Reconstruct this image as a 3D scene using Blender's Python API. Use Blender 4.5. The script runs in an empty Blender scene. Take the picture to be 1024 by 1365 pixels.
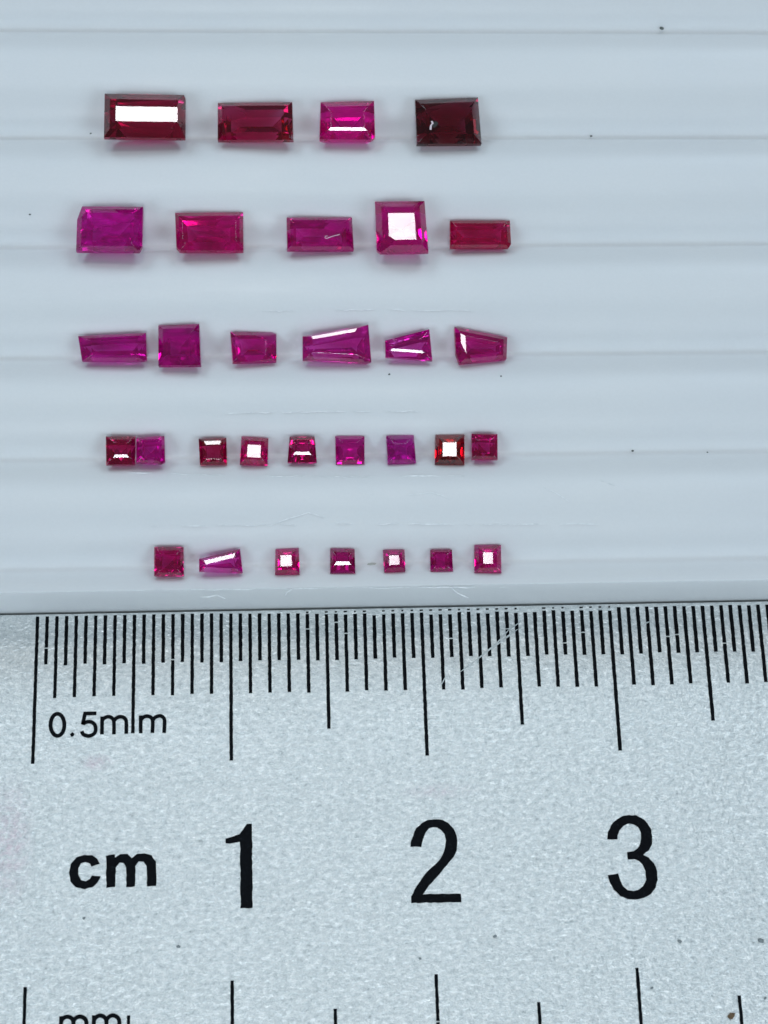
import bpy, bmesh, math, random
from mathutils import Vector, Matrix
# one Blender unit is one centimetre
S = bpy.context.scene
S.unit_settings.scale_length = 0.01
C = S.collection
R = math.radians

# ------------------------------------------------------------------ camera
cam = bpy.data.cameras.new('camera')
cam.sensor_width = 36; cam.sensor_fit = 'AUTO'; cam.lens = 58.02
cam.clip_start = 0.1; cam.clip_end = 500
cam.dof.use_dof = True; cam.dof.focus_distance = 8.75; cam.dof.aperture_fstop = 1.3
co = bpy.data.objects.new('camera', cam); C.objects.link(co)
co.matrix_world = Matrix(((0.9981040725, 0.0144917842, -0.0598184635, 1.2912971),
                          (-0.0322639076, 0.9508432640, -0.3079872200, -2.2063555),
                          (0.0524146987, 0.3093332759, 0.9495080957, 8.4053802), (0, 0, 0, 1)))
S.camera = co
# ------------------------------------------------------------------ light
W = bpy.data.worlds.new('World'); S.world = W; W.use_nodes = True
bg = W.node_tree.nodes['Background']
bg.inputs['Color'].default_value = (0.70, 0.87, 1.0, 1); bg.inputs['Strength'].default_value = 0.09
def lamp(name, loc, target, sx, sy, radiance, col):
    l = bpy.data.lights.new(name, 'AREA'); l.shape = 'RECTANGLE'; l.size = sx; l.size_y = sy
    l.energy = radiance * math.pi * sx * sy; l.color = col
    o = bpy.data.objects.new(name, l); C.objects.link(o); o.location = loc
    o.rotation_euler = (Vector(target) - Vector(loc)).to_track_quat('-Z', 'Y').to_euler()
    return o
lamp('desk_lamp', (1.3, 16.3, 31.7), (1.3, 1.5, 0), 5.6, 5.6, 13.5, (0.95, 0.98, 1.0))
lamp('ceiling_lamp', (1.3, -20, 29), (1.3, 1.5, 0), 6, 6, 21.0, (0.85, 0.93, 1.0))
lamp('fill_light_back_left', (-26, 46, 40), (1.3, 1.5, 0), 26, 26, 4.1, (0.69, 0.86, 1.0))  # this and the next three: unseen area lights, added as soft fill
lamp('fill_light_back_right', (29, 46, 40), (1.3, 1.5, 0), 26, 26, 4.1, (0.69, 0.86, 1.0))
lamp('fill_light_front_left', (-36, -38, 40), (1.3, 1.5, 0), 26, 26, 4.45, (0.67, 0.85, 1.0))
lamp('fill_light_front_right', (39, -38, 40), (1.3, 1.5, 0), 26, 26, 4.45, (0.67, 0.85, 1.0))
S.view_settings.view_transform = 'Standard'; S.view_settings.look = 'None'
S.view_settings.exposure = 0.12; S.view_settings.gamma = 1.0
S.cycles.max_bounces = 24; S.cycles.transmission_bounces = 20; S.cycles.glossy_bounces = 12
S.cycles.diffuse_bounces = 6; S.cycles.volume_bounces = 2
S.cycles.caustics_refractive = True; S.cycles.caustics_reflective = True
S.cycles.blur_glossy = 0.3; S.cycles.sample_clamp_indirect = 12
S.cycles.use_denoising = True

# ------------------------------------------------------------------ helpers
def link(name, me, mat=None, parent=None):
    o = bpy.data.objects.new(name, me); C.objects.link(o)
    if mat and not me.materials: me.materials.append(mat)
    if parent: o.parent = parent
    return o
def from_bm(name, bm, mat, parent=None, smooth=False):
    me = bpy.data.meshes.new(name); bm.normal_update(); bm.to_mesh(me); bm.free()
    if smooth:
        for p in me.polygons: p.use_smooth = True
    return link(name, me, mat, parent)
def tag(o, label, cat, group=None):
    o['label'] = label; o['category'] = cat
    if group: o['group'] = group
def new_mat(name):
    m = bpy.data.materials.new(name); m.use_nodes = True
    nt = m.node_tree
    return m, nt, nt.nodes['Principled BSDF'], nt.nodes, nt.links
def noise(nt, scale, detail=3, rough=.5, vec=None, dist=0):
    n = nt.nodes.new('ShaderNodeTexNoise'); n.inputs['Scale'].default_value = scale
    n.inputs['Detail'].default_value = detail; n.inputs['Roughness'].default_value = rough
    n.inputs['Distortion'].default_value = dist
    if vec: nt.links.new(vec, n.inputs['Vector'])
    return n.outputs['Fac']
def coords(nt, scale=(1, 1, 1), loc=(0, 0, 0)):
    t = nt.nodes.new('ShaderNodeTexCoord'); m = nt.nodes.new('ShaderNodeMapping')
    m.inputs['Scale'].default_value = scale; m.inputs['Location'].default_value = loc
    nt.links.new(t.outputs['Object'], m.inputs['Vector']); return m.outputs['Vector']
def ramp(nt, fac, stops):
    r = nt.nodes.new('ShaderNodeValToRGB'); el = r.color_ramp.elements
    while len(el) < len(stops): el.new(0.5)
    for e, (p, c) in zip(el, stops):
        e.position = p; e.color = tuple(c) + (1,) if len(c) == 3 else c
    nt.links.new(fac, r.inputs['Fac']); return r.outputs['Color']
def mix(nt, fac, a, b, mode='MIX'):
    m = nt.nodes.new('ShaderNodeMix'); m.data_type = 'RGBA'; m.blend_type = mode
    for sock, v in ((m.inputs[0], fac), (m.inputs[6], a), (m.inputs[7], b)):
        if hasattr(v, 'is_output'): nt.links.new(v, sock)
        elif isinstance(v, (int, float)): sock.default_value = v
        else: sock.default_value = tuple(v) + (1,)
    return m.outputs[2]
def math_(nt, op, a, b=None, clamp=False):
    m = nt.nodes.new('ShaderNodeMath'); m.operation = op; m.use_clamp = clamp
    for i, v in enumerate((a, b)):
        if v is None: continue
        if hasattr(v, 'is_output'): nt.links.new(v, m.inputs[i])
        else: m.inputs[i].default_value = v
    return m.outputs[0]
def bump(nt, h, strength, dist, prev=None):
    b = nt.nodes.new('ShaderNodeBump'); b.inputs['Strength'].default_value = strength
    b.inputs['Distance'].default_value = dist; nt.links.new(h, b.inputs['Height'])
    if prev: nt.links.new(prev, b.inputs['Normal'])
    return b.outputs['Normal']

# ------------------------------------------------------------------ materials
def tray_material():
    m, nt, P, N, L = new_mat('white_plastic')
    v = coords(nt)
    cloud = noise(nt, 1.1, 3, .5, v)
    base = ramp(nt, cloud, [(.3, (.785, .79, .795)), (.7, (.81, .81, .805))])
    fine = noise(nt, 60, 3, .6, v)
    base = mix(nt, .05, base, fine, 'MULTIPLY')
    L.new(base, P.inputs['Base Color'])
    P.inputs['Subsurface Weight'].default_value = .25
    P.inputs['Subsurface Radius'].default_value = (.08, .075, .07); P.inputs['Subsurface Scale'].default_value = 1.0
    sm = noise(nt, 4, 4, .6, coords(nt, (.5, 3, 1)))
    r = ramp(nt, sm, [(.3, (.34,) * 3), (.75, (.5,) * 3)])
    L.new(r, P.inputs['Roughness'])
    P.inputs['IOR'].default_value = 1.46
    n1 = bump(nt, noise(nt, 25, 4, .6, coords(nt, (.08, 1, 1))), .12, .004)
    n2 = bump(nt, noise(nt, 90, 3, .6, v), .08, .003, n1)
    L.new(n2, P.inputs['Normal'])
    return m
def steel_material():
    m, nt, P, N, L = new_mat('frosted_steel')
    v = coords(nt)
    g1 = noise(nt, 38, 4, .72, coords(nt, (.7, 1.15, 1))); g2 = noise(nt, 110, 2, .5, v); g3 = noise(nt, 5, 4, .6, v)
    vo = N.new('ShaderNodeTexVoronoi'); vo.inputs['Scale'].default_value = 70; L.new(v, vo.inputs['Vector'])
    base = ramp(nt, g1, [(.28, (.22, .235, .23)), (.41, (.61, .64, .625)), (.52, (.76, .775, .75)), (.63, (1, 1, .965))])
    base = mix(nt, .25, base, ramp(nt, g2, [(.3, (.55, .58, .58)), (.5, (.9, .92, .91)), (.68, (1, 1, 1))]))
    base = mix(nt, .18, base, ramp(nt, g3, [(.35, (.80, .83, .82)), (.65, (.97, .98, .97))]))
    # faint pink rubbed stains near the left end
    def stain(x, y, rx, ry, amt):
        s = N.new('ShaderNodeVectorMath'); s.operation = 'SUBTRACT'; L.new(v, s.inputs[0]); s.inputs[1].default_value = (x, y, 0)
        k = N.new('ShaderNodeVectorMath'); k.operation = 'MULTIPLY'; L.new(s.outputs[0], k.inputs[0]); k.inputs[1].default_value = (1 / rx, 1 / ry, 0)
        l = N.new('ShaderNodeVectorMath'); l.operation = 'LENGTH'; L.new(k.outputs[0], l.inputs[0])
        f = math_(nt, 'SUBTRACT', 1.0, l.outputs['Value'], True)
        f = math_(nt, 'MULTIPLY', f, math_(nt, 'MULTIPLY', math_(nt, 'SUBTRACT', noise(nt, 22, 4, .7, v), .35, True), amt), True)
        return f
    for st in ((-.10, -1.18, .13, .36, 1.5), (.32, -.79, .10, .05, 1.6), (2.05, -.98, .22, .05, .8)):
        base = mix(nt, stain(*st), base, (.62, .30, .42))
    L.new(base, P.inputs['Base Color'])
    P.inputs['Metallic'].default_value = .45
    L.new(ramp(nt, g1, [(.3, (.46,) * 3), (.7, (.30,) * 3)]), P.inputs['Roughness'])
    n1 = bump(nt, noise(nt, 34, 3, .65, coords(nt, (.75, 1.1, 1))), 1.0, .012)
    n2 = bump(nt, vo.outputs['Distance'], .35, .004, n1)
    L.new(n2, P.inputs['Normal'])
    return m
def ink_material():
    m, nt, P, N, L = new_mat('black_ink')
    v = coords(nt)
    c = ramp(nt, noise(nt, 55, 4, .7, v), [(.3, (.003, .003, .004)), (.6, (.005, .006, .008)), (.8, (.022, .026, .03))])
    L.new(c, P.inputs['Base Color']); P.inputs['Roughness'].default_value = .55
    P.inputs['Specular IOR Level'].default_value = .06
    L.new(bump(nt, noise(nt, 60, 3, .6, v), .3, .003), P.inputs['Normal'])
    return m
def plain(name, col, rough=.6, metal=0):
    m, nt, P, N, L = new_mat(name)
    c = ramp(nt, noise(nt, 40, 3, .6, coords(nt)), [(.3, tuple(x * .8 for x in col)), (.7, tuple(min(1, x * 1.15) for x in col))])
    L.new(c, P.inputs['Base Color']); P.inputs['Roughness'].default_value = rough; P.inputs['Metallic'].default_value = metal
    return m
def gem_material(col, depth, seed, haze):
    m, nt, P, N, L = new_mat('ruby')
    N.remove(P); out = N['Material Output']
    lin = [max((x / 255 / 12.92) if x < 10 else ((x / 255 + .055) / 1.055) ** 2.4, .0006) for x in col]
    path = 2.6 * depth + .05
    sig = [-math.log(min(.97, l / GEM_REF[i])) / path for i, l in enumerate(lin)]
    d = max(sig)
    g = N.new('ShaderNodeBsdfGlass'); g.inputs['IOR'].default_value = 1.765
    v = coords(nt, (1, 1, 1), (seed * 3.1, seed * 1.7, 0))
    rr = ramp(nt, noise(nt, 18, 3, .6, v), [(.35, (.0,) * 3), (.75, (.08,) * 3)])
    L.new(rr, g.inputs['Roughness'])
    L.new(bump(nt, noise(nt, 16, 2, .5, coords(nt, (1, 2.5, 1), (seed, 0, 0))), .03, .004), g.inputs['Normal'])
    ab = N.new('ShaderNodeVolumeAbsorption'); ab.inputs['Color'].default_value = tuple(1 - s / d for s in sig) + (1,)
    ab.inputs['Density'].default_value = d
    # milky silk inside the stone: a share of the surface scatters in the body colour
    body = N.new('ShaderNodeBsdfDiffuse'); hz = noise(nt, 9, 4, .65, coords(nt, (1, 2.2, 1), (seed * 2.3, seed, 0)))
    bc = [min(.8, l * 1.0 / GEM_REF[i] / .8) for i, l in enumerate(lin)]
    L.new(ramp(nt, hz, [(.3, tuple(x * .75 for x in bc)), (.72, (min(.9, bc[0] * 1.35), bc[1] * 1.2, min(.9, bc[2] * 1.35)))]), body.inputs['Color'])
    f = ramp(nt, hz, [(.32, (haze * .22,) * 3), (.7, (min(1, haze * .95),) * 3)])
    ms = N.new('ShaderNodeMixShader'); L.new(f, ms.inputs[0]); L.new(g.outputs[0], ms.inputs[1]); L.new(body.outputs[0], ms.inputs[2])
    L.new(ms.outputs[0], out.inputs['Surface']); L.new(ab.outputs[0], out.inputs['Volume'])
    return m
GEM_REF = (.60, .64, .72)
M_TRAY = tray_material(); M_STEEL = steel_material(); M_INK = ink_material()
M_TABLE = plain('table_laminate', (.55, .56, .57), .5)
M_DUST = plain('dark_dust', (.13, .145, .135), .9); M_SMUDGE = plain('dry_residue', (.50, .50, .46), .8)
M_GREY = plain('grey_dust', (.26, .29, .29), .9); M_RUST = plain('brown_grit', (.16, .10, .05), .8); M_SCR = plain('raw_plastic', (.90, .91, .92), .6)
M_BARE = plain('bare_steel', (.66, .70, .70), .5, .4); M_DARKINC = plain('dark_inclusion', (.012, .012, .012), .6); M_FEATHER = plain('pale_inclusion', (.75, .62, .66), .7)

# ------------------------------------------------------------------ tabletop
bm = bmesh.new(); bmesh.ops.create_grid(bm, x_segments=1, y_segments=1, size=60)
t = from_bm('tabletop', bm, M_TABLE); t.location = (1.5, 0, -.104); t['kind'] = 'structure'

# ------------------------------------------------------------------ tray with V grooves running left to right
ZV, ZC, HW = .23, .38, .29
VALLEYS = (.165, .76, 1.335, 1.99, 2.665, 3.36, 4.06)
def raw_profile(y):
    u = min(min(abs(y - v) for v in VALLEYS) / HW, 1); return ZV + (ZC - ZV) * (1 - (1 - u) ** 2.2)
def profile(y):
    n = 9; s = w = 0
    for i in range(-n, n + 1):
        k = 1 - abs(i) / (n + 1); s += k * raw_profile(y + i * SM / n); w += k
    d, k = min((abs(y - v), i) for i, v in enumerate(VALLEYS))
    return s / w - (.014, .017, .020, .022, .024, .024, .024)[k] * math.exp(-(d / .045) ** 2)
SM = .042
bm = bmesh.new()
Y0, Y1, X0, X1 = .004, 4.6, -1.6, 5.6
prof = []
for q in range(7):                                     # rounded front lip
    a = R(15 * q); prof.append((Y0 + .014 * (1 - math.sin(a)), ZC - .030 - .014 * (1 - math.cos(a))))
prof = [(Y0, -.10), (Y0, ZC - .05)]
y = Y0 + .006
while y < Y1:
    prof.append((y, min(profile(y), ZC - .05 + 1.6 * (y - Y0) ** .75 * 2.2))); y += .0125 if min(abs(y - v) for v in VALLEYS) > .14 else .005
prof += [(Y1, ZC - .05), (Y1, -.10)]
NX = 8
cols = [[bm.verts.new((X0 + (X1 - X0) * i / NX, p[0], p[1])) for p in prof] for i in range(NX + 1)]
for i in range(NX):
    for j in range(len(prof)):
        k = (j + 1) % len(prof)
        bm.faces.new((cols[i][j], cols[i + 1][j], cols[i + 1][k], cols[i][k]))
bm.faces.new(cols[0]); bm.faces.new(cols[-1][::-1])
bmesh.ops.recalc_face_normals(bm, faces=bm.faces)
tray = from_bm('sorting_tray', bm, M_TRAY, None, True)
tray.data.set_sharp_from_angle(angle=R(32))
tag(tray, 'white plastic gem sorting tray with long V shaped grooves, behind the steel ruler', 'tray')
def ribbon(pts, width, z, rnd=None, taper=True):
    bm = bmesh.new(); L_ = []; n = len(pts)
    for i, p in enumerate(pts):
        a = Vector(pts[max(i - 1, 0)]); b = Vector(pts[min(i + 1, n - 1)])
        d = b - a; d.z = 0; d.normalize(); nr = Vector((-d.y, d.x, 0))
        w = width * .5 * ((.35 if i in (0, n - 1) else 1) if taper else 1) * (rnd.uniform(.5, 1.3) if rnd else 1)
        c = Vector(p) + Vector((0, 0, z))
        L_.append((bm.verts.new(c + nr * w), bm.verts.new(c - nr * w)))
    for i in range(n - 1):
        bm.faces.new((L_[i][0], L_[i][1], L_[i + 1][1], L_[i + 1][0]))
    r = bmesh.ops.extrude_face_region(bm, geom=bm.faces[:])
    for v in r['geom']:
        if isinstance(v, bmesh.types.BMVert): v.co.z -= abs(z) * .9
    bmesh.ops.recalc_face_normals(bm, faces=bm.faces)
    return bm
SCRATCHES = [[[1.1867, 1.5324, 0.3678], [1.706, 1.5367, 0.3688], [2.3903, 1.5243, 0.3649]], [[0.9865, 0.9535, 0.3663], [1.5721, 0.9548, 0.367], [2.1626, 0.9525, 0.3659]], [[0.6052, 0.3465, 0.3625], [1.0989, 0.3413, 0.3607], [1.673, 0.3423, 0.361], [2.2905, 0.33, 0.3564], [2.9136, 0.3215, 0.3526]], [[0.484, 0.6466, 0.3293], [0.9848, 0.6174, 0.3461], [1.6415, 0.5967, 0.3555], [2.3039, 0.5955, 0.3559]], [[0.6269, 0.0096, 0.352], [1.0964, 0.009, 0.3522], [1.5879, 0.0034, 0.3548], [2.1206, -0.0029, 0.3575], [2.5028, -0.0106, 0.3606]], [[1.221, 0.3414, 0.3608], [1.3093, 0.3694, 0.3695], [1.4055, 0.402, 0.3761], [1.4893, 0.3742, 0.3708]], [[1.2847, -0.0297, 0.3668], [1.3077, -0.0043, 0.3581], [1.3305, 0.0086, 0.3524]], [[2.1206, -0.0029, 0.3575], [2.1633, -0.0427, 0.3706], [2.2114, -0.0643, 0.3748]], [[0.8641, -0.0382, 0.369], [0.9464, -0.0272, 0.366], [0.9841, -0.0449, 0.3711]], [[1.908, 0.4866, 0.3794], [2.0442, 0.5012, 0.3785], [2.1394, 0.4627, 0.3798]], [[2.6296, 0.5179, 0.3768], [2.6937, 0.4873, 0.3796], [2.7605, 0.4332, 0.3794]], [[2.928, 0.5575, 0.3689], [3.0104, 0.5206, 0.3767]], [[2.5221, -0.1002, 0.0], [2.456, -0.1436, 0.0], [2.3886, -0.2151, 0.0], [2.298, -0.2858, 0.0], [2.1838, -0.3674, 0.0]], [[2.5039, -0.1405, 0.0], [2.4295, -0.1917, 0.0], [2.3593, -0.2468, 0.0]], [[3.2178, -0.1093, 0.0], [3.1763, -0.1249, 0.0]], [[2.0868, -0.4329, 0.0], [2.1124, -0.3858, 0.0]], [[2.6508, -1.6478, 0.0], [2.7191, -1.6424, 0.0]]]
def along(pts, step):
    out = []
    for a, b in zip(pts, pts[1:]):
        a, b = Vector(a), Vector(b); n = max(2, int((b - a).length / step))
        out += [a.lerp(b, i / n) for i in range(n)]
    return out + [Vector(pts[-1])]
rnd = random.Random(3)
for i, pts in enumerate(SCRATCHES):
    on_tray = pts[0][2] > .1
    P = along(pts, .04)
    for q in P:
        q.x += rnd.uniform(-.003, .003); q.y += rnd.uniform(-.0035, .0035)
        if on_tray: q.z = max(profile(q.y), profile(q.y - .004), profile(q.y + .004)) if q.y > .03 else q.z
    long = on_tray and i < 5
    if long:                                            # a worn crest: broken into short strokes
        segs = []; k = 0
        while k < len(P) - 2:
            n = rnd.randint(2, 9); segs.append(P[k:k + n]); k += n + rnd.choice((0, 0, 1, 2, 4))
        bmj = bmesh.new()
        for s in segs:
            if len(s) < 2: continue
            b2 = ribbon(s, rnd.choice((.003, .004, .006)), .0018, rnd)
            me = bpy.data.meshes.new('t'); b2.to_mesh(me); b2.free(); bmj.from_mesh(me); bpy.data.meshes.remove(me)
        from_bm('worn_edge', bmj, M_SCR, tray)['kind'] = 'stuff'
    elif on_tray:
        from_bm('scratch', ribbon(P, .005, .0018, rnd), M_SCR, tray)
RULER_SCR = [s for s in SCRATCHES if s[0][2] <= .1]

# ------------------------------------------------------------------ steel ruler
bm = bmesh.new()
RX0, RX1, RY0, RY1, RT = -.62, 6.2, -2.48, -.010, .10
bmesh.ops.create_cube(bm, size=1)
for v in bm.verts:
    v.co = ((v.co.x + .5) * (RX1 - RX0) + RX0, (v.co.y + .5) * (RY1 - RY0) + RY0, (v.co.z + .5) * RT - RT)
bmesh.ops.bevel(bm, geom=[e for e in bm.edges if all(v.co.z > -.01 for v in e.verts)], offset=.012, segments=2, affect='EDGES', profile=.6)
ruler = from_bm('steel_ruler', bm, M_STEEL)
tag(ruler, 'frosted silver steel ruler with black centimetre scale along the front of the tray', 'ruler')
INK = .0016
def ink_bar(name, x, ya, yb, w, seed, mirror_dab=0):
    r = random.Random(seed); bm = bmesh.new()
    def strip(a, b):
        n = max(2, int(abs(b - a) / .014)); rows = []
        for i in range(n + 1):
            y = a + (b - a) * i / n; j = .0011
            rows.append((bm.verts.new((x - w / 2 + r.uniform(-j, j), y, INK)), bm.verts.new((x + w / 2 + r.uniform(-j, j), y, INK))))
        for i in range(n): bm.faces.new((rows[i][1], rows[i][0], rows[i + 1][0], rows[i + 1][1]))
    if r.random() < .16:
        g = ya + (yb - ya) * r.uniform(.1, .75); strip(ya, g); strip(g - .006, yb)
    else: strip(ya, yb)
    if mirror_dab and r.random() < .75:                       # ink dab at the bevel, painting in the mark's reflection there
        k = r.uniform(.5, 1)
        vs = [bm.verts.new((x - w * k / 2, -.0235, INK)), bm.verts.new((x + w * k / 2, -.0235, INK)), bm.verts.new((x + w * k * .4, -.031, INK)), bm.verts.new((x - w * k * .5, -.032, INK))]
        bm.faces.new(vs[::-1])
    bmesh.ops.recalc_face_normals(bm, faces=bm.faces)
    for f in bm.faces:
        if f.normal.z < 0: f.normal_flip()
    return from_bm(name, bm, M_INK, ruler)
for i in range(0, 79):
    x = i * .05
    if i % 20 == 0: nm, ye, w = 'centimetre_mark', -.7938, .0158
    elif i % 10 == 0: nm, ye, w = 'five_millimetre_mark', -.6471, .0158
    elif i % 2 == 0: nm, ye, w = 'millimetre_mark', -.452, .0158
    else: nm, ye, w = 'half_millimetre_mark', -.283, .0165
    rr = random.Random(i * 7 + 1)
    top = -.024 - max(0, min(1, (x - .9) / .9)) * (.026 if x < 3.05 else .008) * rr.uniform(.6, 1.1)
    ink_bar(nm, x, top, ye + rr.uniform(-.004, .004), w * (1.08 + .16 * min(x / 3.5, 1)), i, mirror_dab=top < -.036)
for i in range(0, 8):
    ink_bar('centimetre_mark' if i % 2 == 0 else 'five_millimetre_mark', i * .5, -1.8756 if i % 2 == 0 else -2.0231, -2.46, .0165, 300 + i)
GLYPHS = {
    'two': ('fill', [[[1.8972, -1.2541], [1.9008, -1.2287], [1.9123, -1.1983], [1.9292, -1.1629], [1.9589, -1.1354], [1.9907, -1.1223], [2.0273, -1.1191], [2.0636, -1.1252], [2.0942, -1.1414], [2.1189, -1.1703], [2.132, -1.204], [2.1348, -1.245], [2.1295, -1.2806], [2.1126, -1.3107], [2.0907, -1.3355], [2.0635, -1.3652], [2.031, -1.3997], [1.9987, -1.4341], [1.9664, -1.4684], [1.9501, -1.4895], [2.1404, -1.4923], [2.1411, -1.5324], [1.8895, -1.5314], [1.8917, -1.4989], [1.9099, -1.4669], [1.9372, -1.4249], [1.9696, -1.388], [2.0018, -1.3585], [2.0339, -1.3315], [2.0586, -1.2991], [2.0716, -1.2638], [2.0758, -1.2282], [2.0709, -1.1973], [2.0562, -1.1754], [2.0359, -1.162], [2.0153, -1.1589], [1.9942, -1.1656], [1.9752, -1.1846], [1.9638, -1.2099], [1.9559, -1.2378], [1.9515, -1.2581]]], 0),
    'three': ('fill', [[[2.8971, -1.2419], [2.9048, -1.2086], [2.9233, -1.1729], [2.9518, -1.1452], [2.9847, -1.1294], [3.0168, -1.1245], [3.0536, -1.127], [3.0842, -1.1408], [3.1111, -1.1674], [3.127, -1.1989], [3.1309, -1.2351], [3.1233, -1.2761], [3.1052, -1.3038], [3.077, -1.3272], [3.1022, -1.3396], [3.1285, -1.371], [3.1399, -1.4095], [3.1397, -1.4501], [3.1263, -1.4903], [3.1004, -1.5199], [3.0623, -1.539], [3.02, -1.5469], [2.9787, -1.5417], [2.9435, -1.5257], [2.9147, -1.4946], [2.8965, -1.4587], [2.8874, -1.4204], [2.9416, -1.4158], [2.9494, -1.45], [2.9628, -1.4782], [2.9823, -1.4965], [3.013, -1.5034], [3.0395, -1.498], [3.0646, -1.4785], [3.0801, -1.4485], [3.0809, -1.4079], [3.0705, -1.3745], [3.0536, -1.3562], [3.0307, -1.3469], [2.9966, -1.347], [2.9958, -1.3112], [3.0288, -1.3059], [3.0509, -1.2921], [3.0657, -1.272], [3.0732, -1.2439], [3.072, -1.2129], [3.062, -1.1868], [3.0395, -1.1707], [3.0135, -1.1665], [2.9863, -1.1771], [2.9645, -1.1998], [2.9535, -1.2253], [2.9493, -1.2468]]], 0),
    'one': ('fill', [[[0.9676, -1.19], [1.0006, -1.1821], [1.0391, -1.17], [1.0613, -1.1433], [1.0758, -1.1185], [1.1022, -1.1192], [1.1023, -1.5325], [1.0426, -1.533], [1.0422, -1.2083], [1.0115, -1.2129], [0.9698, -1.214]]], 0),
    'c': ('fill', [[[0.3469, -1.2959], [0.3356, -1.273], [0.3081, -1.255], [0.27, -1.2508], [0.2324, -1.2627], [0.204, -1.2942], [0.1964, -1.3369], [0.2029, -1.3798], [0.2306, -1.4093], [0.274, -1.419], [0.3147, -1.4095], [0.3401, -1.3835], [0.3514, -1.3571], [0.3102, -1.3528], [0.2999, -1.3718], [0.2785, -1.3819], [0.2567, -1.3738], [0.2421, -1.3488], [0.2413, -1.3166], [0.2548, -1.2923], [0.2763, -1.2864], [0.296, -1.2945], [0.3071, -1.3109]]], 0),
    'm': ('fill', [[[0.3765, -1.2579], [0.4199, -1.2536], [0.4223, -1.2688], [0.4492, -1.2523], [0.4818, -1.2531], [0.5039, -1.2753], [0.5308, -1.2544], [0.5689, -1.2511], [0.6016, -1.2617], [0.6238, -1.2947], [0.6271, -1.4128], [0.5817, -1.4147], [0.5783, -1.315], [0.5639, -1.2931], [0.54, -1.2924], [0.5229, -1.3135], [0.5221, -1.412], [0.4789, -1.414], [0.4774, -1.3176], [0.4662, -1.2958], [0.4445, -1.2952], [0.4264, -1.3163], [0.4259, -1.4126], [0.3817, -1.4156]]], 0),
    'zero': ('stroke', [[[0.1531, -0.5953], [0.1528, -0.6063], [0.1511, -0.6169], [0.1481, -0.6266], [0.1441, -0.635], [0.139, -0.6419], [0.1331, -0.647], [0.1267, -0.6501], [0.12, -0.651], [0.1132, -0.6497], [0.1066, -0.6464], [0.1004, -0.6411], [0.095, -0.6339], [0.0904, -0.6253], [0.0869, -0.6155], [0.0846, -0.6048], [0.0836, -0.5938], [0.084, -0.5828], [0.0856, -0.5722], [0.0886, -0.5625], [0.0926, -0.554], [0.0977, -0.547], [0.1036, -0.5419], [0.11, -0.5388], [0.1168, -0.5379], [0.1236, -0.5391], [0.1302, -0.5425], [0.1364, -0.5479], [0.1419, -0.5551], [0.1464, -0.5637], [0.1499, -0.5736], [0.1522, -0.5843], [0.1531, -0.5953]]], 0.0152),
    'point': ('fill', [[[0.204, -0.6461], [0.2027, -0.6514], [0.199, -0.6551], [0.1939, -0.6564], [0.1887, -0.6549], [0.1848, -0.651], [0.1833, -0.6457], [0.1845, -0.6404], [0.1882, -0.6367], [0.1934, -0.6354], [0.1986, -0.6369], [0.2025, -0.6408]]], 0),
    'five': ('stroke', [[[0.3141, -0.5392], [0.2562, -0.5395], [0.2456, -0.5951], [0.2573, -0.5864], [0.272, -0.5821], [0.2891, -0.584], [0.3041, -0.5949], [0.3112, -0.6124], [0.3102, -0.635], [0.2979, -0.649], [0.2773, -0.6553], [0.2588, -0.6511], [0.2475, -0.6434], [0.2413, -0.6297]]], 0.0145),
    'm_left': ('stroke', [[[0.3434, -0.5565], [0.3438, -0.6486]], [[0.3431, -0.5807], [0.351, -0.568], [0.3642, -0.56], [0.3791, -0.5588], [0.3941, -0.5667], [0.4033, -0.5843], [0.4045, -0.6499]], [[0.4033, -0.5821], [0.4119, -0.5694], [0.4252, -0.5621], [0.4423, -0.5602], [0.458, -0.5689], [0.4665, -0.588], [0.4667, -0.6483]]], 0.0145),
    'm_right': ('stroke', [[[0.5389, -0.5555], [0.5401, -0.6478]], [[0.54, -0.5798], [0.548, -0.5686], [0.5613, -0.5613], [0.5762, -0.5602], [0.5919, -0.5681], [0.6003, -0.5865], [0.5995, -0.6468]], [[0.6003, -0.5834], [0.6091, -0.57], [0.6224, -0.5627], [0.6395, -0.56], [0.6545, -0.5695], [0.6607, -0.5893], [0.6589, -0.6482]]], 0.0145),
    'low_m_left': ('stroke', [[[0.1767, -2.0164], [0.1771, -2.0971]], [[0.1765, -2.0401], [0.1861, -2.0272], [0.2005, -2.0206], [0.2161, -2.022], [0.23, -2.0312], [0.2359, -2.049], [0.2372, -2.0991]], [[0.2357, -2.042], [0.2454, -2.0291], [0.2598, -2.0216], [0.2754, -2.023], [0.2902, -2.0322], [0.2979, -2.0492], [0.2991, -2.101]]], 0.015),
    'low_m_right': ('stroke', [[[0.3337, -2.0169], [0.3337, -2.1021]], [[0.3333, -2.0406], [0.343, -2.0277], [0.3575, -2.0203], [0.373, -2.0216], [0.3869, -2.0309], [0.3937, -2.0487], [0.3947, -2.1041]], [[0.3935, -2.0417], [0.4033, -2.0288], [0.4178, -2.0213], [0.4325, -2.0226], [0.4473, -2.0319], [0.4558, -2.0507], [0.4568, -2.106]]], 0.015)}
GNAME = dict(two='numeral', three='numeral', one='numeral', c='letter', m='letter', zero='numeral', point='decimal_point', five='numeral',
             m_left='letter', m_right='letter', low_m_left='letter', low_m_right='letter')
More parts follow.
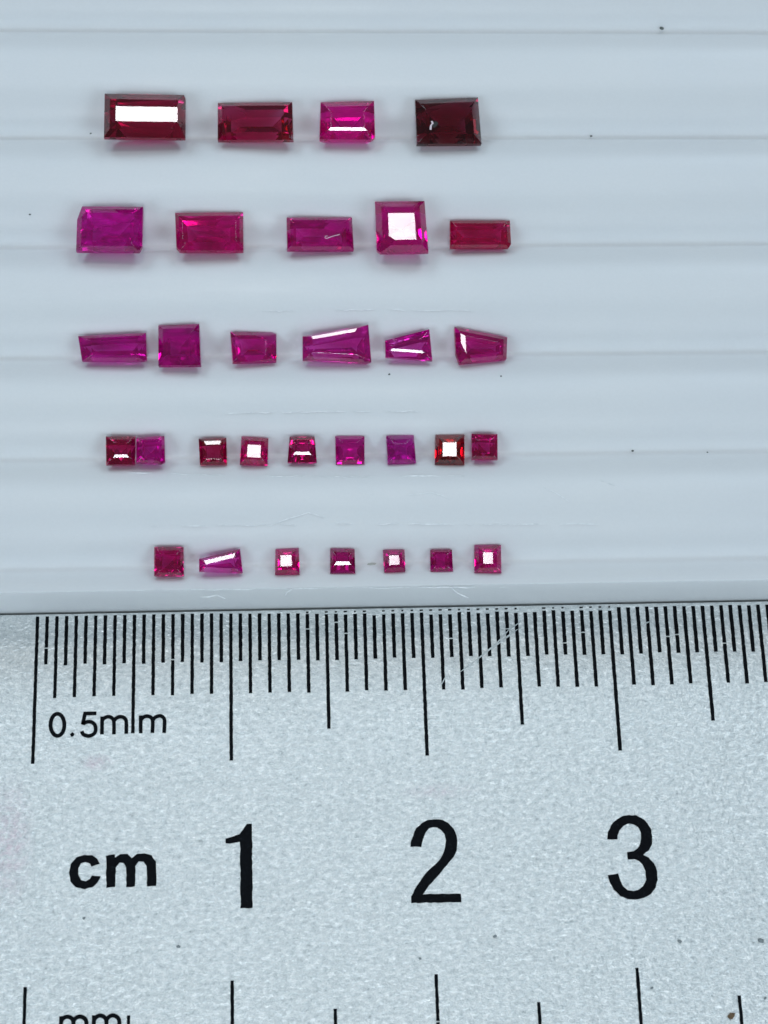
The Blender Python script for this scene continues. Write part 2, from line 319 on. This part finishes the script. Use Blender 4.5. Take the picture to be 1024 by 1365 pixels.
def smooth_line(st):
    if len(st) < 4: return [Vector((a, b, 0)) for a, b in st]
    P = [Vector((a, b, 0)) for a, b in st]; out = []
    for i in range(len(P) - 1):
        p0 = P[max(i - 1, 0)]; p1 = P[i]; p2 = P[i + 1]; p3 = P[min(i + 2, len(P) - 1)]
        for k in range(3):
            t = k / 3
            out.append(.5 * ((2 * p1) + (p2 - p0) * t + (2 * p0 - 5 * p1 + 4 * p2 - p3) * t * t + (3 * p1 - p0 - 3 * p2 + p3) * t ** 3))
    return out + [P[-1]]
for k, (mode, strokes, wd) in GLYPHS.items():
    bm = bmesh.new()
    if mode == 'fill':
        r = random.Random(k)
        loop = []
        st = strokes[0]; n = len(st)
        for i in range(n):
            a, b = Vector(st[i]), Vector(st[(i + 1) % n])
            m_ = max(1, int((b - a).length / .018))
            for q in range(m_):
                p = a.lerp(b, q / m_); j = .0019
                loop.append(bm.verts.new((p.x + r.uniform(-j, j), p.y + r.uniform(-j, j), INK)))
        es = [bm.edges.new((loop[i], loop[(i + 1) % len(loop)])) for i in range(len(loop))]
        bmesh.ops.triangle_fill(bm, edges=es, use_beauty=True, use_dissolve=False)
    else:
        for q, st in enumerate(strokes):
            if k == 'five' : pts = [Vector((a, b, 0)) for a, b in st[:3]] + smooth_line(st[2:])[1:]
            else: pts = smooth_line(st)
            z = INK + .0003 * q; rows = []
            for i, p in enumerate(pts):
                closed = k == 'zero'
                a = pts[i - 1] if i else (pts[-2] if closed else pts[0]); b = pts[i + 1] if i < len(pts) - 1 else (pts[1] if closed else pts[-1])
                d = (b - a).normalized(); nr = Vector((-d.y, d.x, 0)) * wd * .66
                if k == 'five' and i == 1: nr = nr * 1.3
                rows.append((bm.verts.new((p.x + nr.x, p.y + nr.y, z)), bm.verts.new((p.x - nr.x, p.y - nr.y, z))))
            for i in range(len(rows) - 1): bm.faces.new((rows[i][0], rows[i][1], rows[i + 1][1], rows[i + 1][0]))
    for f in bm.faces:
        f.normal_update()
        if f.normal.z < 0: f.normal_flip()
    from_bm(GNAME[k], bm, M_INK, ruler)
for s in RULER_SCR:
    P = along(s, .03)
    from_bm('scratch', ribbon(P, .0075, .0034, rnd), M_BARE, ruler)

# ------------------------------------------------------------------ gemstones
GEMS = [
    {'k': 'A1', 'o': [0.5561, 2.6748, 0.4267], 'M': [[0.9984, 0.0, 0.05646], [0.00386, 0.99767, -0.06817], [-0.05633, 0.06828, 0.99607]], 'poly': [[-0.2191, -0.1337], [0.2213, -0.1279], [0.222, 0.1087], [0.2133, 0.1329], [-0.2179, 0.1282]], 'T': [0.0637, 0.0424, 0.1079, 0.0633], 'hc': 0.0776, 'dep': 0.1801, 'fl': 'T', 'c': 0.0, 'col': [125, 0, 39]},
    {'k': 'A2', 'o': [1.1609, 2.6653, 0.3873], 'M': [[0.99528, -0.0, -0.09701], [0.00066, 0.99998, 0.00678], [0.097, -0.00681, 0.99526]], 'poly': [[-0.2091, -0.107], [0.2067, -0.1304], [0.2045, 0.108], [-0.2089, 0.128]], 'T': [0.051, 0.0439, 0.0683, 0.0278], 'hc': 0.0491, 'dep': 0.1417, 'fl': '', 'c': 0.0, 'col': [150, 14, 62]},
    {'k': 'A3', 'o': [1.6659, 2.665, 0.3964], 'M': [[0.9997, 0.0, -0.02443], [-0.0, 1.0, -3e-05], [0.02443, 3e-05, 0.9997]], 'poly': [[-0.1556, -0.1166], [0.1285, -0.1239], [0.1502, -0.1055], [0.1513, 0.1207], [-0.145, 0.1169]], 'T': [0.0609, 0.0595, 0.0979, 0.0485], 'hc': 0.0601, 'dep': 0.1595, 'fl': 'F', 'c': 34.84, 'col': [200, 0, 121]},
    {'k': 'A4', 'o': [2.226, 2.6649, 0.3918], 'M': [[0.99897, 0.0, 0.04548], [0.00035, 0.99997, -0.00772], [-0.04547, 0.00773, 0.99894]], 'poly': [[-0.1816, -0.1505], [0.1793, -0.1386], [0.1735, 0.1523], [-0.1807, 0.127]], 'T': [0.0492, 0.047, 0.0866, 0.0341], 'hc': 0.0575, 'dep': 0.1533, 'fl': '', 'c': 0.0, 'col': [85, 0, 19]},
    {'k': 'B1', 'o': [0.3791, 1.9899, 0.4225], 'M': [[0.99828, 0.0, -0.05864], [-0.0005, 0.99996, -0.00846], [0.05864, 0.00848, 0.99824]], 'poly': [[-0.1748, 0.0613], [-0.1759, -0.1239], [0.1599, -0.1382], [0.1746, -0.1066], [0.1775, 0.125], [-0.1493, 0.1391]], 'T': [0.0614, 0.038, 0.0602, 0.0329], 'hc': 0.0559, 'dep': 0.183, 'fl': '', 'c': 0.0, 'col': [165, 10, 126]},
    {'k': 'B2', 'o': [0.9057, 1.9899, 0.3873], 'M': [[0.99821, -0.0, 0.05976], [-0.00601, 0.99493, 0.10042], [-0.05946, -0.1006, 0.99315]], 'poly': [[-0.1739, -0.1037], [-0.1561, -0.1267], [0.183, -0.1157], [0.1817, 0.1295], [-0.184, 0.112]], 'T': [0.0357, 0.0406, 0.0755, 0.0282], 'hc': 0.0496, 'dep': 0.139, 'fl': '', 'c': 0.0, 'col': [165, 5, 92]},
    {'k': 'B3', 'o': [1.5022, 1.9899, 0.3584], 'M': [[0.99351, -0.0, 0.11375], [0.00398, 0.99939, -0.03478], [-0.11368, 0.03501, 0.9929]], 'poly': [[-0.1806, -0.105], [0.181, -0.0878], [0.1756, 0.106], [-0.1807, 0.0876]], 'T': [0.0304, 0.0427, 0.0478, 0.0239], 'hc': 0.0438, 'dep': 0.1099, 'fl': '', 'c': 0.0, 'col': [172, 12, 114]},
    {'k': 'B4', 'o': [1.941, 1.9901, 0.4316], 'M': [[0.99873, 0.0, -0.05045], [-0.00136, 0.99963, -0.027], [0.05043, 0.02703, 0.99836]], 'poly': [[-0.1391, -0.132], [-0.1199, -0.1484], [0.1383, -0.1516], [0.1288, 0.1497], [-0.1396, 0.1544]], 'T': [0.0665, 0.0633, 0.1053, 0.0391], 'hc': 0.0832, 'dep': 0.1934, 'fl': 'T', 'c': 0.0, 'col': [175, 0, 107]},
    {'k': 'B5', 'o': [2.377, 1.9899, 0.3458], 'M': [[0.99888, 0.0, 0.04724], [0.00108, 0.99974, -0.02288], [-0.04723, 0.02291, 0.99862]], 'poly': [[-0.1715, -0.084], [0.1511, -0.0784], [0.1655, -0.0566], [0.1664, 0.0847], [-0.1645, 0.0783]], 'T': [0.0301, 0.044, 0.0506, 0.0198], 'hc': 0.0384, 'dep': 0.1039, 'fl': '', 'c': 0.0, 'col': [160, 5, 68]},
    {'k': 'C1', 'o': [0.3985, 1.3375, 0.3526], 'M': [[0.999, 0.0, -0.04465], [-0.0021, 0.9989, -0.04693], [0.0446, 0.04698, 0.9979]], 'poly': [[-0.1579, -0.0739], [0.1668, -0.0825], [0.1809, -0.0766], [0.1749, 0.0739], [-0.1813, 0.0646]], 'T': [0.0609, 0.041, 0.0405, 0.0204], 'hc': 0.0392, 'dep': 0.1081, 'fl': '', 'c': 0.0, 'col': [165, 10, 125]},
    {'k': 'C2', 'o': [0.7512, 1.3352, 0.3738], 'M': [[0.9969, -0.0, -0.07866], [0.00507, 0.99792, 0.06424], [0.0785, -0.06443, 0.99483]], 'poly': [[-0.1101, -0.1165], [0.1125, -0.1263], [0.102, 0.1181], [-0.1136, 0.121]], 'T': [0.0545, 0.0397, 0.0704, 0.0359], 'hc': 0.0497, 'dep': 0.1326, 'fl': '', 'c': 0.0, 'col': [150, 5, 109]},
    {'k': 'C3', 'o': [1.1355, 1.3349, 0.3359], 'M': [[0.99313, 0.0, 0.11698], [-0.01092, 0.99564, 0.09268], [-0.11647, -0.09332, 0.9888]], 'poly': [[-0.1089, -0.0968], [0.1212, -0.0782], [0.123, 0.0855], [0.0998, 0.0947], [-0.1215, 0.0848]], 'T': [0.0395, 0.0595, 0.0594, 0.0222], 'hc': 0.0416, 'dep': 0.0883, 'fl': '', 'c': 0.0, 'col': [180, 10, 121]},
    {'k': 'C4', 'o': [1.5779, 1.3352, 0.3693], 'M': [[0.99984, 0.0, 0.01786], [0.00369, 0.97846, -0.20642], [-0.01748, 0.20645, 0.9783]], 'poly': [[-0.1831, -0.0853], [0.1516, -0.1061], [0.1804, -0.0974], [0.1681, 0.1049], [-0.1811, 0.0428]], 'T': [0.053, 0.0741, 0.0328, 0.0379], 'hc': 0.0502, 'dep': 0.1155, 'fl': 'B', 'c': 13.0, 'col': [185, 20, 136]},
    {'k': 'C5', 'o': [1.96, 1.3349, 0.3521], 'M': [[0.99984, -0.0, -0.01779], [-0.00158, 0.99607, -0.08854], [0.01772, 0.08856, 0.99591]], 'poly': [[-0.1258, -0.0654], [0.1227, -0.0889], [0.1122, 0.0857], [-0.1249, 0.0262]], 'T': [0.0375, 0.0545, 0.0511, 0.0411], 'hc': 0.0398, 'dep': 0.1084, 'fl': 'F', 'c': 25.18, 'col': [180, 15, 131]},
    {'k': 'C6', 'o': [2.3457, 1.3348, 0.3368], 'M': [[0.98952, 0.0, 0.14438], [-0.0025, 0.99985, 0.01716], [-0.14436, -0.01734, 0.98937]], 'poly': [[-0.1393, -0.0571], [-0.1227, -0.1132], [0.1372, -0.0718], [0.1485, 0.0555], [-0.1395, 0.099]], 'T': [0.0469, 0.0497, 0.0579, 0.0267], 'hc': 0.0477, 'dep': 0.0944, 'fl': 'L', 'c': 13.0, 'col': [175, 10, 112]},
    {'k': 'D1', 'o': [0.4489, 0.76, 0.3431], 'M': [[0.99807, 0.0, 0.06202], [0.00326, 0.99862, -0.05239], [-0.06194, 0.0525, 0.9967]], 'poly': [[-0.072, -0.0767], [0.0742, -0.0735], [0.0748, 0.076], [-0.0764, 0.0761]], 'T': [0.0478, 0.0406, 0.0451, 0.044], 'hc': 0.0413, 'dep': 0.1029, 'fl': 'F', 'c': 25.02, 'col': [140, 0, 60]},
    {'k': 'D2', 'o': [0.6038, 0.7599, 0.3503], 'M': [[0.99979, 0.0, 0.02072], [0.00149, 0.9974, -0.07208], [-0.02066, 0.0721, 0.99718]], 'poly': [[-0.0736, -0.0686], [0.0564, -0.0752], [0.0744, -0.0665], [0.0697, 0.0746], [-0.0727, 0.0654]], 'T': [0.0331, 0.0284, 0.0391, 0.0214], 'hc': 0.0377, 'dep': 0.1085, 'fl': '', 'c': 0.0, 'col': [165, 0, 120]},
    {'k': 'D3', 'o': [0.9212, 0.7599, 0.3187], 'M': [[0.99932, 0.0, 0.03678], [0.00632, 0.98514, -0.17162], [-0.03623, 0.17173, 0.98448]], 'poly': [[-0.0663, -0.0703], [0.0726, -0.07], [0.0705, 0.0705], [-0.0727, 0.0661]], 'T': [0.0352, 0.0347, 0.0384, 0.0249], 'hc': 0.0372, 'dep': 0.069, 'fl': 'B', 'c': 13.0, 'col': [140, 0, 53]},
    {'k': 'D4', 'o': [1.1352, 0.76, 0.3169], 'M': [[0.99992, 0.0, 0.01242], [-0.00067, 0.99853, 0.05414], [-0.0124, -0.05414, 0.99846]], 'poly': [[-0.0741, -0.0749], [0.0689, -0.0799], [0.0746, 0.0686], [-0.065, 0.0803]], 'T': [0.0354, 0.0366, 0.0597, 0.021], 'hc': 0.05, 'dep': 0.0766, 'fl': 'T', 'c': 0.0, 'col': [175, 0, 92]},
    {'k': 'D5', 'o': [1.3848, 0.7601, 0.3259], 'M': [[0.99999, 0.0, -0.0039], [-0.0002, 0.99863, -0.05235], [0.00389, 0.05235, 0.99862]], 'poly': [[-0.0772, -0.0684], [0.0749, -0.0718], [0.0655, 0.0701], [-0.0639, 0.0707]], 'T': [0.0348, 0.0354, 0.0503, 0.0477], 'hc': 0.0438, 'dep': 0.0857, 'fl': 'F', 'c': 25.03, 'col': [145, 0, 76]},
    {'k': 'D6', 'o': [1.6334, 0.7599, 0.307], 'M': [[0.99999, -0.0, -0.00525], [-0.00039, 0.99724, -0.07421], [0.00523, 0.07421, 0.99723]], 'poly': [[-0.0745, -0.0745], [0.0746, -0.0743], [0.0784, 0.0748], [-0.0748, 0.0769]], 'T': [0.0378, 0.0406, 0.0434, 0.0259], 'hc': 0.038, 'dep': 0.065, 'fl': '', 'c': 0.0, 'col': [165, 5, 116]},
    {'k': 'D7', 'o': [1.901, 0.7598, 0.3106], 'M': [[0.99686, 0.0, 0.07913], [-0.00187, 0.99972, 0.02357], [-0.0791, -0.02365, 0.99659]], 'poly': [[-0.0727, -0.0801], [0.0759, -0.0738], [0.0697, 0.0807], [-0.0761, 0.0736]], 'T': [0.0373, 0.0493, 0.0575, 0.0312], 'hc': 0.0385, 'dep': 0.0727, 'fl': '', 'c': 0.0, 'col': [155, 8, 130]},
    {'k': 'D8', 'o': [2.1563, 0.7536, 0.3111], 'M': [[0.99771, 0.0, -0.06765], [0.00376, 0.99845, 0.0555], [0.06755, -0.05563, 0.99616]], 'poly': [[-0.0812, -0.0806], [0.073, -0.0858], [0.0818, 0.0811], [-0.0711, 0.0876]], 'T': [0.0393, 0.0416, 0.0605, 0.0272], 'hc': 0.0514, 'dep': 0.0707, 'fl': 'T', 'c': 0.0, 'col': [130, 0, 8]},
    {'k': 'D9', 'o': [2.337, 0.76, 0.3368], 'M': [[0.99921, 0.0, 0.03973], [0.00172, 0.99906, -0.0432], [-0.03969, 0.04324, 0.99828]], 'poly': [[-0.0695, -0.068], [0.0655, -0.0706], [0.0711, 0.0684], [-0.0657, 0.0708]], 'T': [0.0296, 0.0414, 0.0443, 0.0258], 'hc': 0.0351, 'dep': 0.0973, 'fl': '', 'c': 0.0, 'col': [155, 0, 85]},
    {'k': 'E1', 'o': [0.7012, 0.165, 0.3268], 'M': [[0.99997, 0.0, -0.00815], [-0.00019, 0.99972, -0.02348], [0.00815, 0.02348, 0.99969]], 'poly': [[-0.074, -0.0737], [0.075, -0.0758], [0.0726, 0.0742], [-0.0753, 0.0769]], 'T': [0.0371, 0.0309, 0.0457, 0.0251], 'hc': 0.0383, 'dep': 0.0889, 'fl': '', 'c': 0.0, 'col': [150, 0, 82]},
    {'k': 'E2', 'o': [0.9621, 0.1651, 0.3232], 'M': [[0.99679, 0.0, 0.08003], [0.01004, 0.9921, -0.12507], [-0.0794, 0.12547, 0.98891]], 'poly': [[-0.1103, -0.0538], [0.1099, -0.0625], [0.0969, 0.062], [-0.11, 0.0108]], 'T': [0.0327, 0.0356, 0.0405, 0.0177], 'hc': 0.0356, 'dep': 0.0734, 'fl': 'B', 'c': 13.0, 'col': [180, 10, 131]},
    {'k': 'E3', 'o': [1.2991, 0.164, 0.3004], 'M': [[1.0, 0.0, -0.00048], [5e-05, 0.99548, 0.09494], [0.00048, -0.09494, 0.99548]], 'poly': [[-0.0632, -0.0691], [0.0614, -0.0693], [0.0599, 0.0697], [-0.0599, 0.0647]], 'T': [0.0267, 0.0383, 0.0487, 0.0254], 'hc': 0.0447, 'dep': 0.0568, 'fl': 'T', 'c': 0.0, 'col': [165, 2, 95]},
    {'k': 'E4', 'o': [1.5823, 0.1619, 0.2979], 'M': [[0.9996, 0.0, -0.02819], [-0.0, 1.0, -2e-05], [0.02819, 2e-05, 0.9996]], 'poly': [[-0.0657, -0.0641], [0.0625, -0.0662], [0.0617, 0.0602], [-0.0628, 0.0677]], 'T': [0.0304, 0.031, 0.0482, 0.0517], 'hc': 0.0419, 'dep': 0.0619, 'fl': 'F', 'c': 25.68, 'col': [145, 0, 89]},
    {'k': 'E5', 'o': [1.8457, 0.1574, 0.2914], 'M': [[0.99905, 0.0, -0.04355], [0.00418, 0.99539, 0.0958], [0.04335, -0.09589, 0.99445]], 'poly': [[-0.0529, -0.0597], [0.0556, -0.0548], [0.0555, 0.06], [-0.0556, 0.0626]], 'T': [0.0278, 0.03, 0.0437, 0.0226], 'hc': 0.0421, 'dep': 0.0477, 'fl': 'T', 'c': 0.0, 'col': [150, 0, 95]},
    {'k': 'E6', 'o': [2.0897, 0.1566, 0.2903], 'M': [[1.0, 0.0, 0.00062], [2e-05, 0.99943, -0.03372], [-0.00062, 0.03372, 0.99943]], 'poly': [[-0.0598, -0.0572], [0.0564, -0.0579], [0.0558, 0.0575], [-0.0566, 0.0581]], 'T': [0.0239, 0.0302, 0.0321, 0.0196], 'hc': 0.0323, 'dep': 0.0516, 'fl': '', 'c': 0.0, 'col': [150, 0, 95]},
    {'k': 'E7', 'o': [2.3272, 0.1577, 0.3056], 'M': [[0.99669, 0.0, -0.0813], [0.00786, 0.99531, 0.09641], [0.08092, -0.09673, 0.99202]], 'poly': [[-0.0729, -0.0723], [0.0647, -0.078], [0.0722, 0.0716], [-0.0651, 0.0798]], 'T': [0.0441, 0.0431, 0.0565, 0.0306], 'hc': 0.0482, 'dep': 0.0619, 'fl': 'T', 'c': 0.0, 'col': [165, 0, 102]}]
MARKS = {'A4': [['chip', [[-0.1006, -0.0325], [-0.0949, -0.0464], [-0.106, -0.0631], [-0.109, -0.0865]], 0.011, 1], ['dark_inclusion', [[-0.0958, -0.0675], [-0.0806, -0.0531], [-0.0737, -0.0365]], 0.022, 0]], 'B3': [['inclusion', [[0.0355, -0.0273], [0.0232, -0.0292], [0.0198, -0.0391], [0.0291, -0.043], [0.0435, -0.0362], [0.0641, -0.0272], [0.1012, -0.0156]], 0.0035, 1]]}
LABELS = {
    'A1': ('baguette_ruby', 'long dark ruby baguette with a wide white glare filling its rectangular table', 'rubies in the top row of the tray'),
    'A2': ('baguette_ruby', 'brownish red baguette ruby in the top groove, right of the one with white glare', 'rubies in the top row of the tray'),
    'A3': ('baguette_ruby', 'bright pink ruby with a white strip low on its face, beside the blackish red stone', 'rubies in the top row of the tray'),
    'A4': ('step_cut_ruby', 'blackish red step cut stone with a pale chip mark, last in the top row', 'rubies in the top row of the tray'),
    'B1': ('step_cut_ruby', 'large magenta stone with a cut upper left corner, first of the second row', 'rubies in the second row of the tray'),
    'B2': ('baguette_ruby', 'plain crimson baguette with a slanted left end, directly right of the large magenta stone', 'rubies in the second row of the tray'),
    'B3': ('baguette_ruby', 'magenta baguette with a fine pale looped scratch, left of the large square with glare', 'rubies in the second row of the tray'),
    'B4': ('square_ruby', 'largest square magenta ruby with a white glare on its table, in the second row', 'rubies in the second row of the tray'),
    'B5': ('baguette_ruby', 'slim red baguette ruby at the right end of the second row', 'rubies in the second row of the tray'),
    'C1': ('baguette_ruby', 'long purple slightly tapered stone at the left end of the third row', 'rubies in the third row of the tray'),
    'C2': ('square_ruby', 'plain dark magenta square stone without glare, second in the third row', 'rubies in the third row of the tray'),
    'C3': ('baguette_ruby', 'small pink oblong ruby right of the plain dark magenta square', 'rubies in the third row of the tray'),
    'C4': ('tapered_ruby', 'largest tapered pink ruby, widening to the right, with a pale slanted top edge', 'rubies in the third row of the tray'),
    'C5': ('tapered_ruby', 'small tapered pink ruby between the two larger tapered stones', 'rubies in the third row of the tray'),
    'C6': ('tapered_ruby', 'tapered ruby narrowing to the right with a white strip on its broad left side', 'rubies in the third row of the tray'),
    'D1': ('square_ruby', 'dark red square ruby at the left end of the fourth row, touching a purplish one', 'rubies in the fourth row of the tray'),
    'D2': ('square_ruby', 'purplish pink lopsided square touching the first dark red stone of the fourth row', 'rubies in the fourth row of the tray'),
    'D3': ('square_ruby', 'dark red square with a pink gleam on its top edge, third in the fourth row', 'rubies in the fourth row of the tray'),
    'D4': ('square_ruby', 'pinkish square ruby with a square white glare, left of the trapezoid stone', 'rubies in the fourth row of the tray'),
    'D5': ('trapezoid_ruby', 'dark pink trapezoid ruby with a white strip below its centre, widening downwards', 'rubies in the fourth row of the tray'),
    'D6': ('square_ruby', 'magenta square ruby between the trapezoid stone and the violet stone', 'rubies in the fourth row of the tray'),
    'D7': ('square_ruby', 'violet square stone, the most purple of the fourth row', 'rubies in the fourth row of the tray'),
    'D8': ('square_ruby', 'deep blood red square stone with a square white glare', 'rubies in the fourth row of the tray'),
    'D9': ('square_ruby', 'small crimson square at the right end of the fourth row, beside the blood red one', 'rubies in the fourth row of the tray'),
    'E1': ('square_ruby', 'deep red square ruby at the left end of the row nearest the ruler', 'rubies in the bottom row by the ruler'),
    'E2': ('tapered_ruby', 'small tapered pink stone with white diagonal streaks in the row nearest the ruler', 'rubies in the bottom row by the ruler'),
    'E3': ('square_ruby', 'pinkish red square with pale glare, right of the tapered stone in the bottom row', 'rubies in the bottom row by the ruler'),
    'E4': ('square_ruby', 'dark magenta square with a white strip across its middle, left of the beige smudge', 'rubies in the bottom row by the ruler'),
    'E5': ('square_ruby', 'small magenta square with glare, directly right of the beige smudge', 'rubies in the bottom row by the ruler'),
    'E6': ('square_ruby', 'smallest magenta square without glare, second from the right in the bottom row', 'rubies in the bottom row by the ruler'),
    'E7': ('square_ruby', 'magenta square with a small white glare at the right end of the bottom row', 'rubies in the bottom row by the ruler')}
def cut(bm, p, n):
    n = Vector(n).normalized()
    bmesh.ops.bisect_plane(bm, geom=bm.verts[:] + bm.edges[:] + bm.faces[:], dist=1e-6, plane_co=p, plane_no=n, clear_outer=True)
    be = [e for e in bm.edges if e.is_boundary]
    if be: bmesh.ops.contextual_create(bm, geom=be)
def gem_mesh(g, rnd):
    poly = g['poly']; T = g['T']; hc = g['hc']; dep = g['dep']; c = g['c']
    xs = [p[0] for p in poly]; ys = [p[1] for p in poly]
    w = max(ys) - min(ys); ln = max(xs) - min(xs); b = min(w, ln) / 2
    gd = .008 + .03 * b
    bm = bmesh.new(); bmesh.ops.create_cube(bm, size=2)
    n = len(poly); cx, cy = sum(xs) / n, sum(ys) / n
    for i in range(n):
        p = Vector(poly[i]); q = Vector(poly[(i + 1) % n]); e = q - p
        nr = Vector((e.y, -e.x)).normalized(); mid = (p + q) / 2
        cut(bm, (mid.x, mid.y, 0), (nr.x, nr.y, 0))
    cut(bm, (0, 0, hc), (0, 0, 1)); cut(bm, (0, 0, -dep), (0, 0, -1))
    for i in range(n):
        p = Vector(poly[i]); q = Vector(poly[(i + 1) % n]); e = q - p
        nr = Vector((e.y, -e.x)).normalized(); mid = (p + q) / 2
        side = ('R' if nr.x > 0 else 'L') if abs(nr.x) > abs(nr.y) else ('T' if nr.y > 0 else 'B')
        t = T['LRTB'.index(side)]
        corner = n > 4 and e.length < .45 * (w if side in 'LR' else ln)
        def plane(d, z, ang):                            # facet through inset d, height z, sloping ang from the table
            pt = mid - nr * d; a = R(ang)
            cut(bm, (pt.x, pt.y, z), (nr.x * math.sin(a), nr.y * math.sin(a), math.cos(a)))
        if corner:
            plane(0, gd, 42); plane(0, -gd, 180 - 58); continue
        flash = (side == 'B' and g['fl'] in 'Ff' and g['fl']) or (side == 'T' and g['fl'] == 'B') or (side == 'L' and g['fl'] == 'L')
        ci = c if flash else math.degrees(math.atan2((hc - gd) * .8, t)) * rnd.uniform(.9, 1.05)
        meet = .5 * t if not flash else (.68 if flash == 'F' else .8 if flash == 'f' else .45) * t
        zi = hc - math.tan(R(ci)) * (t - meet)
        if zi < gd + .004: zi = gd + .004; meet = t - (hc - zi) / math.tan(R(ci))
        co = math.degrees(math.atan2(zi - gd, meet)) if meet > .002 else 60
        plane(t, hc, ci)
        if co > ci: plane(0, gd, co)
        # pavilion: steep belt, middle step, flat last step to the keel
        f1, f2, f3 = .20 * rnd.uniform(.85, 1.2), .52 * rnd.uniform(.92, 1.08), 1.02
        h1, h2 = dep * .42, dep * .76
        plane(0, -gd, 180 - math.degrees(math.atan2(h1 - gd, f1 * b)))
        plane(f1 * b, -h1, 180 - math.degrees(math.atan2(h2 - h1, (f2 - f1) * b)))
        plane(f2 * b, -h2, 180 - math.degrees(math.atan2(dep - h2, (f3 - f2) * b)))
    bmesh.ops.remove_doubles(bm, verts=bm.verts[:], dist=2e-5)
    bmesh.ops.dissolve_degenerate(bm, edges=bm.edges[:], dist=2e-5)
    bmesh.ops.recalc_face_normals(bm, faces=bm.faces[:])
    bmesh.ops.bevel(bm, geom=bm.edges[:], offset=.0006, segments=1, affect='EDGES', profile=.5)
    return bm
gems = {}
HAZE = dict(A1=.12, A2=.05, A3=.24, A4=.10, B1=.5, B2=.45, B3=.36, B4=.30, B5=.32, C1=.36, C2=.45, C3=.26, C4=.28, C5=.24, C6=.32,
            D2=.36, D6=.30, D7=.34, D8=.12, E1=.28, E4=.26, E6=.32, E2=.2, E3=.4, E5=.4, E7=.36)
for i, g in enumerate(GEMS):
    rnd = random.Random(i + 11)
    name, label, grp = LABELS[g['k']]
    o = from_bm(name, gem_mesh(g, rnd), gem_material(g['col'], g['dep'], i, HAZE.get(g['k'], .22)))
    m3 = Matrix(g['M']); o.matrix_world = Matrix.Translation(g['o']) @ m3.to_4x4()
    tag(o, label, 'gemstone', grp); gems[g['k']] = o
    for nm, pts, wd, mat in MARKS.get(g['k'], ()):
        from_bm(nm, ribbon([(a, b, g['hc']) for a, b in pts], wd, .0012, None, False), M_FEATHER if mat else M_DARKINC, o)

# ------------------------------------------------------------------ specks of dust and grit
SPECKS = {'a': [3.518, 3.3729, 0.2439, 4.0], 'b': [3.0552, 2.6684, 0.2337, 2.2], 'c': [-0.0603, 2.1259, 0.3426, 1.9], 'd': [3.1423, 0.7654, 0.2358, 2.2], 'e': [3.5422, 0.7496, 0.2414, 1.6], 'f': [1.8508, 1.1678, 0.3573, 1.9], 'g': [2.4427, 1.1479, 0.3645, 1.6], 'h': [0.2414, 2.6802, 0.2463, 2], 'smudge': [1.735, 0.1628, 0.2323, 6], 'r1': [0.7379, -1.7078, 0.0, 3], 'r2': [3.6348, -1.7636, 0.0, 5], 'r3': [3.225, -1.7553, 0.0, 3.5], 'r4': [3.4515, -2.1171, 0.0, 6], 'r5': [2.3014, -1.703, 0.0, 3.2], 'r6': [0.2745, -1.5583, 0.0, 2.4], 'r7': [1.9239, -1.7999, 0.0, 2.5], 'r8': [3.0667, -1.9737, 0.0, 2.6], 'r9': [3.6286, -2.0408, 0.0, 2.5]}
SPECK_LABELS = {
    'a': ('dust_speck', 'dark speck in the groove behind the gem rows, near the upper right corner', 'dust speck'),
    'b': ('dust_speck', 'tiny dark speck in the top gem groove, right of the blackish red stone', 'dust speck'),
    'c': ('dust_speck', 'tiny dark speck on the tray left of the large magenta stone', 'dust speck'),
    'd': ('dust_speck', 'dark round speck in the fourth groove, well right of the last small square', 'dust speck'),
    'e': ('dust_speck', 'faintest tiny speck in the fourth groove, nearest the right edge of the tray in view', 'dust speck'),
    'f': ('dust_speck', 'tiny speck below the small tapered pink ruby', 'dust speck'),
    'g': ('dust_speck', 'tiny speck below the tapered ruby that narrows to the right', 'dust speck'),
    'h': ('dust_speck', 'tiny speck in the top gem groove just left of the glaring dark baguette', 'dust speck'),
    'smudge': ('dried_smudge', 'small beige smudge in the bottom groove between two magenta squares', 'smudge'),
    'r1': ('dust_speck', 'dark speck on the ruler below and left of the numeral 1', 'dust speck'),
    'r2': ('dust_speck', 'large grey speck near the right edge of the ruler, below the level of the numerals', 'dust speck'),
    'r3': ('dust_speck', 'grey speck on the ruler just below and right of the numeral 3', 'dust speck'),
    'r4': ('grit_grain', 'brown grain of grit beside the lower right scale mark of the ruler', 'grit'),
    'r5': ('dust_speck', 'grey speck on the ruler below and right of the numeral 2', 'dust speck'),
    'r6': ('dust_speck', 'tiny speck on the ruler below the letters cm', 'dust speck'),
    'r7': ('dust_speck', 'tiny speck on the ruler above the lower mark below the numeral 2', 'dust speck'),
    'r8': ('dust_speck', 'tiny speck right of the lower scale mark below the numeral 3', 'dust speck'),
    'r9': ('dust_speck', 'tiny speck at the right edge of the ruler, above the brown grit', 'dust speck')}
for k, (x, y, z, r) in SPECKS.items():
    rr = random.Random(k); s = r / 340
    bm = bmesh.new(); bmesh.ops.create_icosphere(bm, subdivisions=2, radius=1)
    for v in bm.verts:
        f = rr.uniform(.7, 1.2); v.co = (v.co.x * s * f * (1.5 if k == 'smudge' else 1.1), v.co.y * s * f * (.45 if k == 'smudge' else .8), v.co.z * s * f * (.22 if k == 'smudge' else .5))
    mat = M_SMUDGE if k == 'smudge' else (M_RUST if k == 'r4' else M_DUST if z > .1 else M_GREY)
    nm, lab, cat = SPECK_LABELS[k]
    o = from_bm(nm, bm, mat); o.location = (x, y, z + s * (.05 if k == 'smudge' else .25)); o.rotation_euler.z = rr.uniform(-.5, .5) if k != 'smudge' else .1
    tag(o, lab, cat, 'specks of dust and grit' if k != 'smudge' else None)
